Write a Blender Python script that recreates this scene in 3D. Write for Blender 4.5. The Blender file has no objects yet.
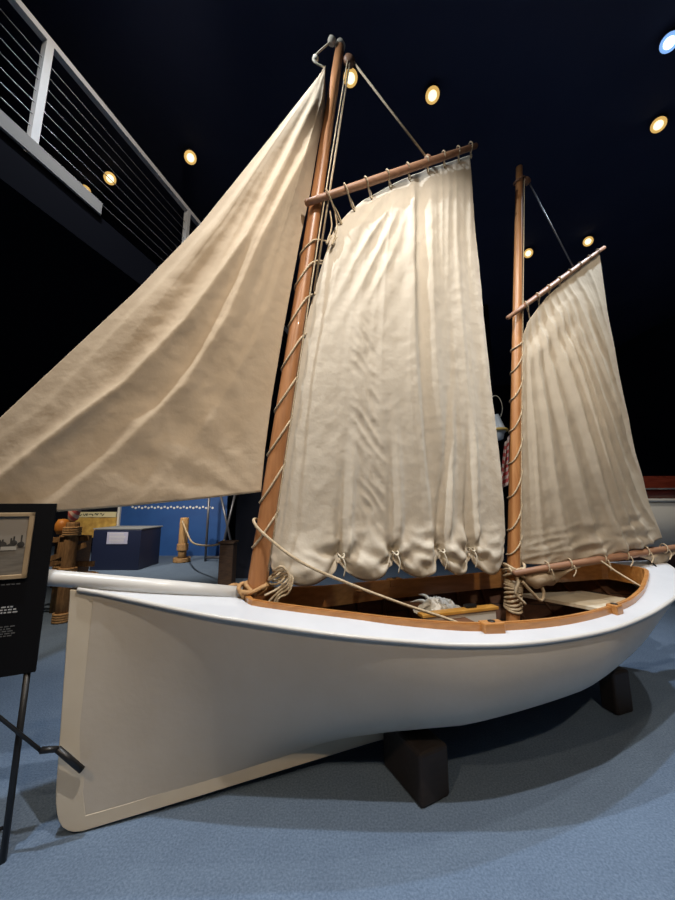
import bpy, bmesh, math, random
from mathutils import Vector, Matrix, noise
random.seed(7)
sc = bpy.context.scene
COL = sc.collection
PI = math.pi

# ------------------------------------------------------------------ materials
def new_mat(name):
    m = bpy.data.materials.new(name); m.use_nodes = True
    nt = m.node_tree
    return m, nt, nt.nodes['Principled BSDF']

def col4(c): return (c[0], c[1], c[2], 1)

def mat(name, c, rough=.6, metal=0., c2=None, scale=8., stretch=(1, 1, 1), detail=4., bump=0., bscale=None, spec=None, coat=0.):
    m, nt, b = new_mat(name)
    N, L = nt.nodes, nt.links
    b.inputs['Base Color'].default_value = col4(c)
    b.inputs['Roughness'].default_value = rough
    b.inputs['Metallic'].default_value = metal
    if spec is not None: b.inputs['Specular IOR Level'].default_value = spec
    if coat: b.inputs['Coat Weight'].default_value = coat
    tc = N.new('ShaderNodeTexCoord'); mp = N.new('ShaderNodeMapping')
    mp.inputs['Scale'].default_value = stretch
    L.new(tc.outputs['Object'], mp.inputs['Vector'])
    if c2 is not None:
        nz = N.new('ShaderNodeTexNoise'); nz.inputs['Scale'].default_value = scale; nz.inputs['Detail'].default_value = detail
        L.new(mp.outputs[0], nz.inputs['Vector'])
        r = N.new('ShaderNodeValToRGB')
        r.color_ramp.elements[0].position = .35; r.color_ramp.elements[1].position = .65
        r.color_ramp.elements[0].color = col4(c); r.color_ramp.elements[1].color = col4(c2)
        L.new(nz.outputs['Fac'], r.inputs[0]); L.new(r.outputs[0], b.inputs['Base Color'])
    if bump:
        n2 = N.new('ShaderNodeTexNoise'); n2.inputs['Scale'].default_value = bscale or scale * 3; n2.inputs['Detail'].default_value = 3
        L.new(mp.outputs[0], n2.inputs['Vector'])
        bp = N.new('ShaderNodeBump'); bp.inputs['Strength'].default_value = bump; bp.inputs['Distance'].default_value = .02
        L.new(n2.outputs['Fac'], bp.inputs['Height']); L.new(bp.outputs[0], b.inputs['Normal'])
    return m

def emit(name, c, s):
    m, nt, b = new_mat(name)
    b.inputs['Base Color'].default_value = col4(c)
    b.inputs['Emission Color'].default_value = col4(c); b.inputs['Emission Strength'].default_value = s
    return m

def sail_mat(name, c, c2):
    m, nt, b = new_mat(name)
    N, L = nt.nodes, nt.links
    b.inputs['Roughness'].default_value = .85; b.inputs['Specular IOR Level'].default_value = .15
    tc = N.new('ShaderNodeTexCoord')
    nz = N.new('ShaderNodeTexNoise'); nz.inputs['Scale'].default_value = 3; nz.inputs['Detail'].default_value = 6
    L.new(tc.outputs['Object'], nz.inputs['Vector'])
    r = N.new('ShaderNodeValToRGB'); r.color_ramp.elements[0].position = .3; r.color_ramp.elements[1].position = .7
    r.color_ramp.elements[0].color = col4(c); r.color_ramp.elements[1].color = col4(c2)
    L.new(nz.outputs['Fac'], r.inputs[0]); L.new(r.outputs[0], b.inputs['Base Color'])
    # woven cloth grain and small creases
    n2 = N.new('ShaderNodeTexNoise'); n2.inputs['Scale'].default_value = 14; n2.inputs['Detail'].default_value = 5
    L.new(tc.outputs['Object'], n2.inputs['Vector'])
    bp = N.new('ShaderNodeBump'); bp.inputs['Strength'].default_value = .22; bp.inputs['Distance'].default_value = .03
    L.new(n2.outputs['Fac'], bp.inputs['Height']); L.new(bp.outputs[0], b.inputs['Normal'])
    tr = N.new('ShaderNodeBsdfTranslucent'); L.new(r.outputs[0], tr.inputs['Color'])
    mx = N.new('ShaderNodeMixShader'); mx.inputs[0].default_value = .16
    out = N['Material Output']
    L.new(b.outputs[0], mx.inputs[1]); L.new(tr.outputs[0], mx.inputs[2]); L.new(mx.outputs[0], out.inputs['Surface'])
    return m

def plank_mat(name, c, c2, axis='Z', freq=9., rough=.45, gap=(.02, .01, .008)):
    """planks with thin dark seams, running along the object's x"""
    m, nt, b = new_mat(name)
    N, L = nt.nodes, nt.links
    b.inputs['Roughness'].default_value = rough
    tc = N.new('ShaderNodeTexCoord'); sx = N.new('ShaderNodeSeparateXYZ'); L.new(tc.outputs['Object'], sx.inputs[0])
    mu = N.new('ShaderNodeMath'); mu.operation = 'MULTIPLY'; mu.inputs[1].default_value = freq; L.new(sx.outputs[axis], mu.inputs[0])
    fr = N.new('ShaderNodeMath'); fr.operation = 'FRACT'; L.new(mu.outputs[0], fr.inputs[0])
    lt = N.new('ShaderNodeMath'); lt.operation = 'LESS_THAN'; lt.inputs[1].default_value = .07; L.new(fr.outputs[0], lt.inputs[0])
    mp = N.new('ShaderNodeMapping'); mp.inputs['Scale'].default_value = (1.5, 14, 14); L.new(tc.outputs['Object'], mp.inputs['Vector'])
    nz = N.new('ShaderNodeTexNoise'); nz.inputs['Scale'].default_value = 2.5; nz.inputs['Detail'].default_value = 4; L.new(mp.outputs[0], nz.inputs['Vector'])
    r = N.new('ShaderNodeValToRGB'); r.color_ramp.elements[0].position = .3; r.color_ramp.elements[1].position = .7
    r.color_ramp.elements[0].color = col4(c); r.color_ramp.elements[1].color = col4(c2); L.new(nz.outputs['Fac'], r.inputs[0])
    mx = N.new('ShaderNodeMix'); mx.data_type = 'RGBA'
    L.new(lt.outputs[0], mx.inputs['Factor']); L.new(r.outputs[0], mx.inputs['A']); mx.inputs['B'].default_value = col4(gap)
    L.new(mx.outputs['Result'], b.inputs['Base Color'])
    return m

def stripe_mat(name, ca, cb, canton, freq):
    m, nt, b = new_mat(name)
    N, L = nt.nodes, nt.links
    b.inputs['Roughness'].default_value = .8
    tc = N.new('ShaderNodeTexCoord'); sx = N.new('ShaderNodeSeparateXYZ'); L.new(tc.outputs['UV'], sx.inputs[0])
    mu = N.new('ShaderNodeMath'); mu.operation = 'MULTIPLY'; mu.inputs[1].default_value = freq; L.new(sx.outputs['Y'], mu.inputs[0])
    fr = N.new('ShaderNodeMath'); fr.operation = 'FRACT'; L.new(mu.outputs[0], fr.inputs[0])
    lt = N.new('ShaderNodeMath'); lt.operation = 'LESS_THAN'; lt.inputs[1].default_value = .5; L.new(fr.outputs[0], lt.inputs[0])
    mx = N.new('ShaderNodeMix'); mx.data_type = 'RGBA'
    L.new(lt.outputs[0], mx.inputs['Factor']); mx.inputs['A'].default_value = col4(ca); mx.inputs['B'].default_value = col4(cb)
    last = mx.outputs['Result']
    if canton:
        g1 = N.new('ShaderNodeMath'); g1.operation = 'LESS_THAN'; g1.inputs[1].default_value = .4; L.new(sx.outputs['X'], g1.inputs[0])
        g2 = N.new('ShaderNodeMath'); g2.operation = 'GREATER_THAN'; g2.inputs[1].default_value = .46; L.new(sx.outputs['Y'], g2.inputs[0])
        an = N.new('ShaderNodeMath'); an.operation = 'MULTIPLY'; L.new(g1.outputs[0], an.inputs[0]); L.new(g2.outputs[0], an.inputs[1])
        m2 = N.new('ShaderNodeMix'); m2.data_type = 'RGBA'
        L.new(an.outputs[0], m2.inputs['Factor']); L.new(last, m2.inputs['A']); m2.inputs['B'].default_value = col4(canton)
        last = m2.outputs['Result']
    L.new(last, b.inputs['Base Color'])
    return m

M = {}
M['hull'] = mat('white_hull_paint', (.60, .535, .445), .42, c2=(.56, .495, .405), scale=3, bump=.04, bscale=30)
M['keel'] = mat('cream_keel_paint', (.66, .58, .45), .5, c2=(.61, .53, .41), scale=5)
M['deck'] = mat('white_canvas_deck', (.60, .62, .66), .5, c2=(.56, .58, .62), scale=4, bump=.05, bscale=40)
M['rail'] = mat('white_rail_paint', (.62, .61, .59), .3)
M['varnish'] = mat('varnished_oak', (.40, .17, .045), .3, c2=(.52, .24, .07), scale=3, stretch=(1.5, 12, 12), coat=.4)
M['mast'] = mat('varnished_spruce', (.36, .155, .06), .4, c2=(.46, .21, .085), scale=2.5, stretch=(14, 14, 1), coat=.15)
M['mizzen'] = mat('golden_spruce', (.42, .18, .065), .38, c2=(.52, .25, .095), scale=2.5, stretch=(14, 14, 1), coat=.15)
M['spar'] = mat('dark_spar', (.26, .13, .075), .5, c2=(.34, .18, .10), scale=3, stretch=(2, 12, 12))
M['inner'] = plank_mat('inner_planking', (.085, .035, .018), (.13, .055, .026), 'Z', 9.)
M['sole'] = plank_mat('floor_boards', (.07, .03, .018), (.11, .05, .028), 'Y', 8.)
M['rib'] = mat('ribs', (.13, .055, .025), .5)
M['thwart'] = mat('cream_thwart', (.82, .73, .57), .5, c2=(.70, .60, .44), scale=6)
M['white'] = mat('white_paint', (.75, .74, .70), .5)
M['yellow_wood'] = mat('yellow_wood', (.55, .28, .055), .35, c2=(.63, .34, .08), scale=3, stretch=(2, 14, 14))
M['rope'] = mat('manila_rope', (.58, .47, .32), .9, c2=(.42, .32, .2), scale=60, bump=.3, bscale=90)
M['rope_white'] = mat('cotton_rope', (.72, .66, .54), .9, c2=(.6, .54, .42), scale=60)
M['rope_tan'] = mat('tan_rope', (.5, .3, .14), .9, c2=(.36, .2, .08), scale=40, bump=.3, bscale=60)
M['sail'] = sail_mat('sail_canvas', (.60, .475, .335), (.67, .54, .39))
M['sail2'] = sail_mat('main_sail_canvas', (.71, .64, .53), (.77, .70, .585))
M['sail3'] = sail_mat('mizzen_canvas', (.54, .465, .36), (.61, .53, .415))
M['black'] = mat('black_metal', (.012, .012, .013), .4)
M['black_panel'] = mat('black_panel', (.004, .004, .005), .7, spec=.15)
M['timber'] = mat('dark_timber', (.018, .013, .011), .6, c2=(.026, .018, .015), scale=4, stretch=(3, 12, 12))
M['steel'] = mat('painted_steel', (.72, .72, .73), .4)
M['cable'] = mat('steel_cable', (.16, .16, .18), .4, metal=.6)
M['curb'] = mat('glossy_curb', (.42, .41, .40), .25, metal=.3)
M['navy'] = mat('navy_laminate', (.012, .018, .05), .45)
M['ceil'] = mat('black_ceiling', (.035, .045, .095), .9, c2=(.045, .055, .11), scale=1)
M['wallm'] = mat('dark_wall', (.014, .018, .035), .85)
M['slab'] = mat('dark_slab', (.004, .0045, .008), .9, spec=.05)
M['lens'] = emit('warm_lamp', (1, .88, .58), 1.6)
M['lens_cool'] = emit('cool_lamp', (.8, .92, 1), 3)
M['halo'] = emit('warm_glow_ring', (.9, .55, .16), .75)  # emissive ring colour stands in for the bloom round a lamp
M['halo_cool'] = emit('cool_glow_ring', (.25, .48, .95), 1.0)
M['bluewall'] = mat('blue_panel', (.015, .085, .30), .6, c2=(.012, .07, .26), scale=2)
M['paper'] = mat('pale_label', (.42, .42, .58), .7)
M['ink'] = mat('ink', (.03, .05, .04), .7)
M['gold'] = mat('gold_frame', (.36, .25, .14), .45, c2=(.44, .32, .19), scale=10)
M['textgrey'] = mat('grey_lettering', (.10, .10, .10), .7)
M['textwhite'] = mat('white_lettering', (.45, .45, .45), .7)
M['wood_pile'] = mat('weathered_pile', (.32, .18, .075), .85, c2=(.17, .088, .036), scale=5, stretch=(8, 8, 1.5), bump=.4)
M['stump'] = mat('pale_pile', (.50, .30, .13), .85, c2=(.34, .19, .075), scale=5, stretch=(8, 8, 1.5), bump=.4)
M['crate'] = mat('dark_crate', (.06, .032, .02), .7, c2=(.1, .055, .03), scale=4, stretch=(2, 10, 10))
M['carpet'] = None
m, nt, b = new_mat('blue_grey_carpet'); M['carpet'] = m
N, L = nt.nodes, nt.links
tc = N.new('ShaderNodeTexCoord')
n1 = N.new('ShaderNodeTexNoise'); n1.inputs['Scale'].default_value = 90; n1.inputs['Detail'].default_value = 4; n1.inputs['Roughness'].default_value = .7
n0 = N.new('ShaderNodeTexNoise'); n0.inputs['Scale'].default_value = 5; n0.inputs['Detail'].default_value = 3
L.new(tc.outputs['Object'], n1.inputs['Vector']); L.new(tc.outputs['Object'], n0.inputs['Vector'])
r1 = N.new('ShaderNodeValToRGB'); r1.color_ramp.elements[0].position = .3; r1.color_ramp.elements[1].position = .7
r1.color_ramp.elements[0].color = (.098, .145, .222, 1); r1.color_ramp.elements[1].color = (.20, .27, .385, 1)
L.new(n1.outputs['Fac'], r1.inputs[0])
r0 = N.new('ShaderNodeValToRGB'); r0.color_ramp.elements[0].color = (.85, .85, .86, 1); r0.color_ramp.elements[1].color = (1.1, 1.1, 1.08, 1)
L.new(n0.outputs['Fac'], r0.inputs[0])
mxc = N.new('ShaderNodeMix'); mxc.data_type = 'RGBA'; mxc.blend_type = 'MULTIPLY'; mxc.inputs['Factor'].default_value = 1
L.new(r1.outputs[0], mxc.inputs['A']); L.new(r0.outputs[0], mxc.inputs['B']); L.new(mxc.outputs['Result'], b.inputs['Base Color'])
b.inputs['Roughness'].default_value = .95; b.inputs['Specular IOR Level'].default_value = .1
bp = N.new('ShaderNodeBump'); bp.inputs['Strength'].default_value = .5; bp.inputs['Distance'].default_value = .01
L.new(n1.outputs['Fac'], bp.inputs['Height']); L.new(bp.outputs[0], b.inputs['Normal'])
# old photograph on the information panel: blotched sepia tones
M['photo_sky'] = mat('sepia_sky', (.30, .26, .21), .5, c2=(.34, .295, .24), scale=3)
M['photo_water'] = mat('sepia_water', (.15, .13, .105), .5, c2=(.22, .19, .15), scale=12, stretch=(1, 1, 6))
M['photo_dark'] = mat('sepia_dark', (.035, .03, .025), .5, c2=(.07, .06, .05), scale=30)
M['photo_pale'] = mat('sepia_pale', (.40, .36, .30), .5)
M['yellow'] = mat('yellow_panel', (.85, .55, .13), .6, c2=(.55, .3, .07), scale=5)
M['cream'] = mat('cream_panel', (.85, .75, .45), .6)
M['mahogany'] = mat('mahogany', (.11, .018, .010), .25, c2=(.16, .03, .016), scale=3, stretch=(1.5, 12, 12), coat=.5)
M['chrome'] = mat('bright_moulding', (.75, .7, .65), .2, metal=.8)
M['white_boat'] = mat('white_topsides', (.62, .60, .55), .35)
M['dark_bottom'] = mat('dark_bottom_paint', (.03, .012, .01), .5)
M['flag'] = stripe_mat('striped_flag_cloth', (.40, .05, .04), (.50, .36, .28), (.03, .04, .16), 6.5)
M['buoy'] = stripe_mat('striped_buoy', (.75, .16, .14), (.85, .62, .5), None, 3)
M['orange'] = mat('orange_buoy', (.65, .26, .04), .5, c2=(.5, .18, .03), scale=6)
M['glass_white'] = mat('frosted_white', (.75, .77, .78), .25)
M['seabed'] = mat('grey_floor', (.20, .21, .22), .9)

# ------------------------------------------------------------------ mesh helpers
def link(name, bm, m, parent=None, smooth=True, mods=()):
    me = bpy.data.meshes.new(name); bm.normal_update(); bm.to_mesh(me); bm.free()
    if smooth:
        for p in me.polygons: p.use_smooth = True
    o = bpy.data.objects.new(name, me); COL.objects.link(o)
    if m is not None: me.materials.append(m)
    if parent is not None: o.parent = parent
    return o

def tag(o, label=None, cat=None, group=None, kind=None):
    if label: o['label'] = label
    if cat: o['category'] = cat
    if group: o['group'] = group
    if kind: o['kind'] = kind
    return o

def empty(name, loc=(0, 0, 0), rz=0., label=None, cat=None, group=None):
    o = bpy.data.objects.new(name, None); COL.objects.link(o)
    o.location = loc; o.rotation_euler = (0, 0, rz); o.empty_display_size = .2
    return tag(o, label, cat, group)

def bevel_all(bm, w, seg=2):
    if w > 0: bmesh.ops.bevel(bm, geom=list(bm.edges), offset=w, segments=seg, affect='EDGES', profile=.5, clamp_overlap=True)

def box(bm, c, d, bev=0., rot=None):
    t = bmesh.new(); bmesh.ops.create_cube(t, size=1)
    for v in t.verts: v.co = Vector((v.co.x * d[0], v.co.y * d[1], v.co.z * d[2]))
    bevel_all(t, bev)
    mt = Matrix.Translation(c) @ (rot.to_4x4() if rot is not None else Matrix())
    t.transform(mt); merge(bm, t); return bm

def merge(bm, t):
    vs = [bm.verts.new(v.co) for v in t.verts]
    t.verts.index_update()
    for f in t.faces:
        try: bm.faces.new([vs[v.index] for v in f.verts])
        except ValueError: pass
    t.free()

def ring_frames(pts):
    pts = [Vector(p) for p in pts]; n = len(pts); out = []; up = None
    for i in range(n):
        t = (pts[min(i + 1, n - 1)] - pts[max(i - 1, 0)])
        if t.length < 1e-9: t = Vector((0, 0, 1))
        t.normalize()
        if up is None:
            a = Vector((0, 0, 1)) if abs(t.z) < .9 else Vector((1, 0, 0))
            up = (a - t * a.dot(t)).normalized()
        else:
            up = up - t * up.dot(t)
            up = up.normalized() if up.length > 1e-6 else t.orthogonal().normalized()
        out.append((pts[i], up, t.cross(up)))
    return out

def tube(bm, pts, r, seg=8, caps=True, closed=False):
    if closed: pts = list(pts) + [pts[0]]
    fr = ring_frames(pts); n = len(fr); rs = r if isinstance(r, (list, tuple)) else [r] * n
    rings = []
    for (p, u, v), rr in zip(fr, rs):
        rings.append([bm.verts.new(p + (u * math.cos(2 * PI * k / seg) + v * math.sin(2 * PI * k / seg)) * rr) for k in range(seg)])
    for a, b_ in zip(rings, rings[1:]):
        for k in range(seg):
            bm.faces.new((a[k], a[(k + 1) % seg], b_[(k + 1) % seg], b_[k]))
    if caps:
        bm.faces.new(list(reversed(rings[0]))); bm.faces.new(rings[-1])
    return bm

def spline(pts, n=8):
    """Catmull-Rom through the points"""
    P = [Vector(p) for p in pts]; P = [P[0] * 2 - P[1]] + P + [P[-1] * 2 - P[-2]]; out = []
    for i in range(1, len(P) - 2):
        a, b_, c, d = P[i - 1:i + 3]
        for k in range(n):
            t = k / n
            out.append(.5 * ((2 * b_) + (c - a) * t + (2 * a - 5 * b_ + 4 * c - d) * t * t + (3 * b_ - a - 3 * c + d) * t ** 3))
    out.append(P[-2]); return out

def lathe(bm, prof, c=(0, 0, 0), seg=20, axis=None):
    c = Vector(c); rings = []
    q = Vector((0, 0, 1)).rotation_difference(Vector(axis).normalized()) if axis is not None else None
    for r, z in prof:
        ring = []
        for k in range(seg):
            v = Vector((r * math.cos(2 * PI * k / seg), r * math.sin(2 * PI * k / seg), z))
            if q is not None: v = q @ v
            ring.append(bm.verts.new(c + v))
        rings.append(ring)
    for a, b_ in zip(rings, rings[1:]):
        for k in range(seg): bm.faces.new((a[k], a[(k + 1) % seg], b_[(k + 1) % seg], b_[k]))
    bm.faces.new(list(reversed(rings[0]))); bm.faces.new(rings[-1])
    return bm

def interp(x, tab):
    if x <= tab[0][0]: return tab[0][1]
    for (a, va), (b_, vb) in zip(tab, tab[1:]):
        if x <= b_: 
            return va + (vb - va) * (x - a) / (b_ - a)
    return tab[-1][1]

def smooth_interp(x, tab):
    """monotone-ish cubic through table"""
    n = len(tab)
    if x <= tab[0][0]: return tab[0][1]
    if x >= tab[-1][0]: return tab[-1][1]
    for i in range(n - 1):
        if x <= tab[i + 1][0]: break
    x0, y0 = tab[i]; x1, y1 = tab[i + 1]; h = x1 - x0
    def slope(j):
        if j == 0: return (tab[1][1] - tab[0][1]) / (tab[1][0] - tab[0][0])
        if j == n - 1: return (tab[-1][1] - tab[-2][1]) / (tab[-1][0] - tab[-2][0])
        return (tab[j + 1][1] - tab[j - 1][1]) / (tab[j + 1][0] - tab[j - 1][0])
    t = (x - x0) / h; m0, m1 = slope(i) * h, slope(i + 1) * h
    return (2 * t ** 3 - 3 * t * t + 1) * y0 + (t ** 3 - 2 * t * t + t) * m0 + (-2 * t ** 3 + 3 * t * t) * y1 + (t ** 3 - t * t) * m1

def poly_at(pts, t):
    """point at normalised arc length t on polyline of 2D tuples"""
    ls = [math.dist(a, b_) for a, b_ in zip(pts, pts[1:])]; T = sum(ls) * min(max(t, 0), 1)
    for (a, b_), l in zip(zip(pts, pts[1:]), ls):
        if T <= l or (a, b_) == (pts[-2], pts[-1]):
            k = T / l if l else 0
            return (a[0] + (b_[0] - a[0]) * k, a[1] + (b_[1] - a[1]) * k)
        T -= l
    return pts[-1]

# ------------------------------------------------------------------ the room
def slabbox(name, lo, hi, m, kind='structure'):
    bm = bmesh.new(); lo, hi = Vector(lo), Vector(hi)
    box(bm, (lo + hi) / 2, hi - lo)
    o = link(name, bm, m, smooth=False); o['kind'] = kind; return o
XL, XR, YF, YB, ZC = -11., 8.5, -7., 13., 6.275
slabbox('floor', (XL, YF, -.1), (XR, YB, 0), M['carpet'])
slabbox('ceiling', (XL, YF, ZC), (XR, YB, ZC + .2), M['ceil'])
slabbox('wall_back', (XL, YB, 0), (XR, YB + .2, ZC), M['wallm'])
slabbox('wall_left', (XL - .2, YF, 0), (XL, YB, ZC), M['wallm'])
slabbox('wall_right', (XR, YF, 0), (XR + .2, YB, ZC), M['wallm'])
slabbox('wall_front', (XL, YF - .2, 0), (XR, YF, ZC), M['wallm'])

# mezzanine: deep slab whose edge runs away from the camera, railing on top
E0 = Vector((-2.17, 2.03, 0)); ED = Vector((.259, .966, 0)).normalized(); EN = Vector((ED.y, -ED.x, 0))  # EN points to the hall
def edge(k, off=0., z=0.): return E0 + ED * k + EN * off + Vector((0, 0, z))
bm = bmesh.new()
A = [edge(-6.2, .03), edge(11.3, .03), Vector((XL, edge(11.3).y, 0)), Vector((XL, edge(-6.2).y, 0))]
lo = [bm.verts.new((p.x, p.y, 3.65)) for p in A]; hi = [bm.verts.new((p.x, p.y, 3.975)) for p in A]
bm.faces.new(lo); bm.faces.new(list(reversed(hi)))
for i in range(4): bm.faces.new((lo[i], hi[i], hi[(i + 1) % 4], lo[(i + 1) % 4]))
bmesh.ops.recalc_face_normals(bm, faces=bm.faces)
o = link('ceiling_mezzanine', bm, M['slab'], smooth=False); o['kind'] = 'structure'

rail = empty('balcony_railing', edge(0, 0, 3.975), 0, 'pale metal railing with thin cables along the upper left balcony', 'railing')
def R(p): return Vector(p) - Vector(rail.location)
def bar_between(bm, a, b_, w, h, side):
    a, b_ = Vector(a), Vector(b_); t = (b_ - a).normalized(); s = Vector(side).normalized(); u = t.cross(s).normalized()
    vs = []
    for p in (a, b_):
        vs.append([bm.verts.new(p + s * i * w / 2 + u * j * h / 2) for i, j in ((-1, -1), (1, -1), (1, 1), (-1, 1))])
    for k in range(4): bm.faces.new((vs[0][k], vs[0][(k + 1) % 4], vs[1][(k + 1) % 4], vs[1][k]))
    bm.faces.new(list(reversed(vs[0]))); bm.faces.new(vs[1])
bm = bmesh.new(); bar_between(bm, R(edge(-3, 0, 5.0)), R(edge(10.8, 0, 5.0)), .05, .05, EN); bmesh.ops.recalc_face_normals(bm, faces=bm.faces)
link('handrail', bm, M['steel'], rail, False)
for k in (-1.5, 0.0, 1.53, 3.05, 4.6, 6.1, 7.6, 9.1):
    bm = bmesh.new(); bar_between(bm, R(edge(k, 0, 3.975)), R(edge(k, 0, 4.975)), .05, .05, EN); bmesh.ops.recalc_face_normals(bm, faces=bm.faces)
    link('post', bm, M['steel'], rail, False)
for i in range(8):
    z = 4.12 + i * .1
    bm = bmesh.new(); tube(bm, [R(edge(-3, 0, z)), R(edge(10.8, 0, z))], .0035, 6)
    link('cable', bm, M['cable'], rail)
bm = bmesh.new(); bar_between(bm, R(edge(-3, .045, 4.03)), R(edge(.5, .045, 4.03)), .02, .11, EN); bmesh.ops.recalc_face_normals(bm, faces=bm.faces)
c = link('toe_board', bm, M['curb'], rail, False); c['label'] = 'short glossy grey toe board'

# ------------------------------------------------------------------ boat
BOAT_L = (-1.34, 1.9, .075); BOAT_R = math.radians(18)
boat = empty('sailing_boat', BOAT_L, BOAT_R, 'white two-masted wooden sailing boat with tan canvas sails resting on dark blocks', 'boat')
def zc(s): return .04517 * s * s - .22964 * s + 1.1286           # coaming top line
BT = [(-.03, .03), (.05, .036), (.17, .075), (.3, .125), (.473, .2), (.685, .288), (.978, .392), (1.26, .49), (1.575, .585), (1.81, .655), (2.19, .712), (2.79, .713), (3.2, .662), (3.5, .605), (3.86, .517), (4.04, .457), (4.18, .39), (4.32, .30), (4.45, .195), (4.55, .10), (4.6, .035)]
def bh(s): return smooth_interp(s, BT)
def zs(s): return zc(s) - interp(s, [(0, .075), (.8, .060), (1.6, .060), (3.6, .058), (4.6, .075)])
CT = [(.86, .15), (1.11, .232), (1.38, .323), (1.63, .425), (1.89, .517), (2.04, .555), (2.3, .585), (2.6, .60), (2.9, .585), (3.17, .553), (3.33, .522), (3.47, .479), (3.61, .43), (3.82, .335), (4.04, .225), (4.13, .17)]
def cw(s): return smooth_interp(s, CT)
ZKT = [(-.03, -.03), (.3, -.01), (1.0, .05), (1.6, .11), (2.3, .16), (3.0, .22), (3.5, .31), (3.9, .44), (4.3, .62), (4.6, .84)]
def zk(s): return smooth_interp(s, ZKT)
FM = [(-.03, 0.), (.3, .03), (.7, .22), (1.1, .5), (1.5, .8), (2.0, 1.), (2.8, 1.), (3.4, .8), (3.9, .5), (4.3, .25), (4.6, .0)]
def section(s, t, inset=0.):
    b_ = max(bh(s) - inset, .012); z1 = zs(s); z0 = zk(s) + inset * 1.2; D = z1 - z0; m = interp(s, FM); k = .028
    P0 = (k, z0); P3 = (b_, z1)
    P1 = (k + (b_ - k) * (.15 + .62 * m), z0 + D * (.36 - .24 * m))
    P2 = (k + (b_ - k) * (.62 + .40 * m), z0 + D * (.70 - .18 * m))
    u = 1 - t
    return tuple(u ** 3 * P0[i] + 3 * u * u * t * P1[i] + 3 * u * t * t * P2[i] + t ** 3 * P3[i] for i in (0, 1))
S0, S1 = -.0, 4.6
def hull_grid(inset, n=70, m=22, s0=S0, s1=S1, flip=False, tmin=0.):
    bm = bmesh.new()
    for side in (-1, 1):
        rows = []
        for i in range(n + 1):
            s = s0 + (s1 - s0) * i / n
            rows.append([bm.verts.new((s, side * w, z)) for w, z in (section(s, tmin + (1 - tmin) * j / m, inset) for j in range(m + 1))])
        for i in range(n):
            for j in range(m):
                f = (rows[i][j], rows[i + 1][j], rows[i + 1][j + 1], rows[i][j + 1])
                bm.faces.new(f if (side < 0) ^ flip else tuple(reversed(f)))
    return bm
hull = link('hull', hull_grid(0, s0=.045), M['hull'], boat)
tag(hull, 'white painted round bilged planked hull')
# keel, stem and sternpost: one sided outline extruded to 6 cm
outl = [(-.066, 1.055), (-.055, .8), (-.043, .52), (-.03, .2), (-.027, .13), (-.022, .08), (-.013, .035), (.0, -.003), (.017, -.03), (.04, -.05), (.065, -.062), (.10, -.068), (.6, -.042), (1.6, .02), (2.6, .06), (3.3, .12), (3.8, .26), (4.2, .46), (4.45, .66), (4.63, .93), (4.585, .93), (4.4, .72), (4.2, .58), (3.8, .42), (3.4, .30), (3, .235), (2.3, .175), (1.6, .125), (1.0, .065), (.3, .01), (.11, .0), (.09, .1), (.085, .5), (.08, .8), (.08, 1.025), (.0, 1.05)]
bm = bmesh.new()
f1 = bm.faces.new([bm.verts.new((s, -.03, z)) for s, z in outl])
r_ = bmesh.ops.extrude_face_region(bm, geom=[f1]); bmesh.ops.translate(bm, verts=[v for v in r_['geom'] if isinstance(v, bmesh.types.BMVert)], vec=(0, .06, 0))
bmesh.ops.recalc_face_normals(bm, faces=bm.faces)
bmesh.ops.bevel(bm, geom=[e for e in bm.edges if abs(e.verts[0].co.y - e.verts[1].co.y) < 1e-5], offset=.004, segments=1, affect='EDGES')
tag(link('keel', bm, M['keel'], boat, False), 'cream painted keel and plumb stem', kind=None)

# inner planking, ribs, floor boards
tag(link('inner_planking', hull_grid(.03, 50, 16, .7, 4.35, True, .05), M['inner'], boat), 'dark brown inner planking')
for s in [1.0 + .26 * i for i in range(13)]:
    for side in (-1, 1):
        pts = [(s, side * (w - .012), z) for w, z in (section(s, .25 + .7 * j / 8, .03) for j in range(9))]
        bm = bmesh.new(); tube(bm, pts, .016, 4); link('rib', bm, M['rib'], boat)
bm = bmesh.new(); rows = []
for i in range(31):
    s = 1.0 + 3.0 * i / 30; z = .33 + .06 * max(0, s - 2.4) ** 2
    hw = 0.02
    for j in range(41):
        w, zz = section(s, j / 40, .03)
        if zz > z: break
        hw = w
    rows.append([bm.verts.new((s, y, z)) for y in (-hw, -hw / 2, 0, hw / 2, hw)])
for a, b_ in zip(rows, rows[1:]):
    for k in range(4): bm.faces.new((a[k], b_[k], b_[k + 1], a[k + 1]))
r_ = bmesh.ops.extrude_face_region(bm, geom=list(bm.faces)); bmesh.ops.translate(bm, verts=[v for v in r_['geom'] if isinstance(v, bmesh.types.BMVert)], vec=(0, 0, -.02))
bmesh.ops.recalc_face_normals(bm, faces=bm.faces)
link('floor_boards', bm, M['sole'], boat, False)

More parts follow.
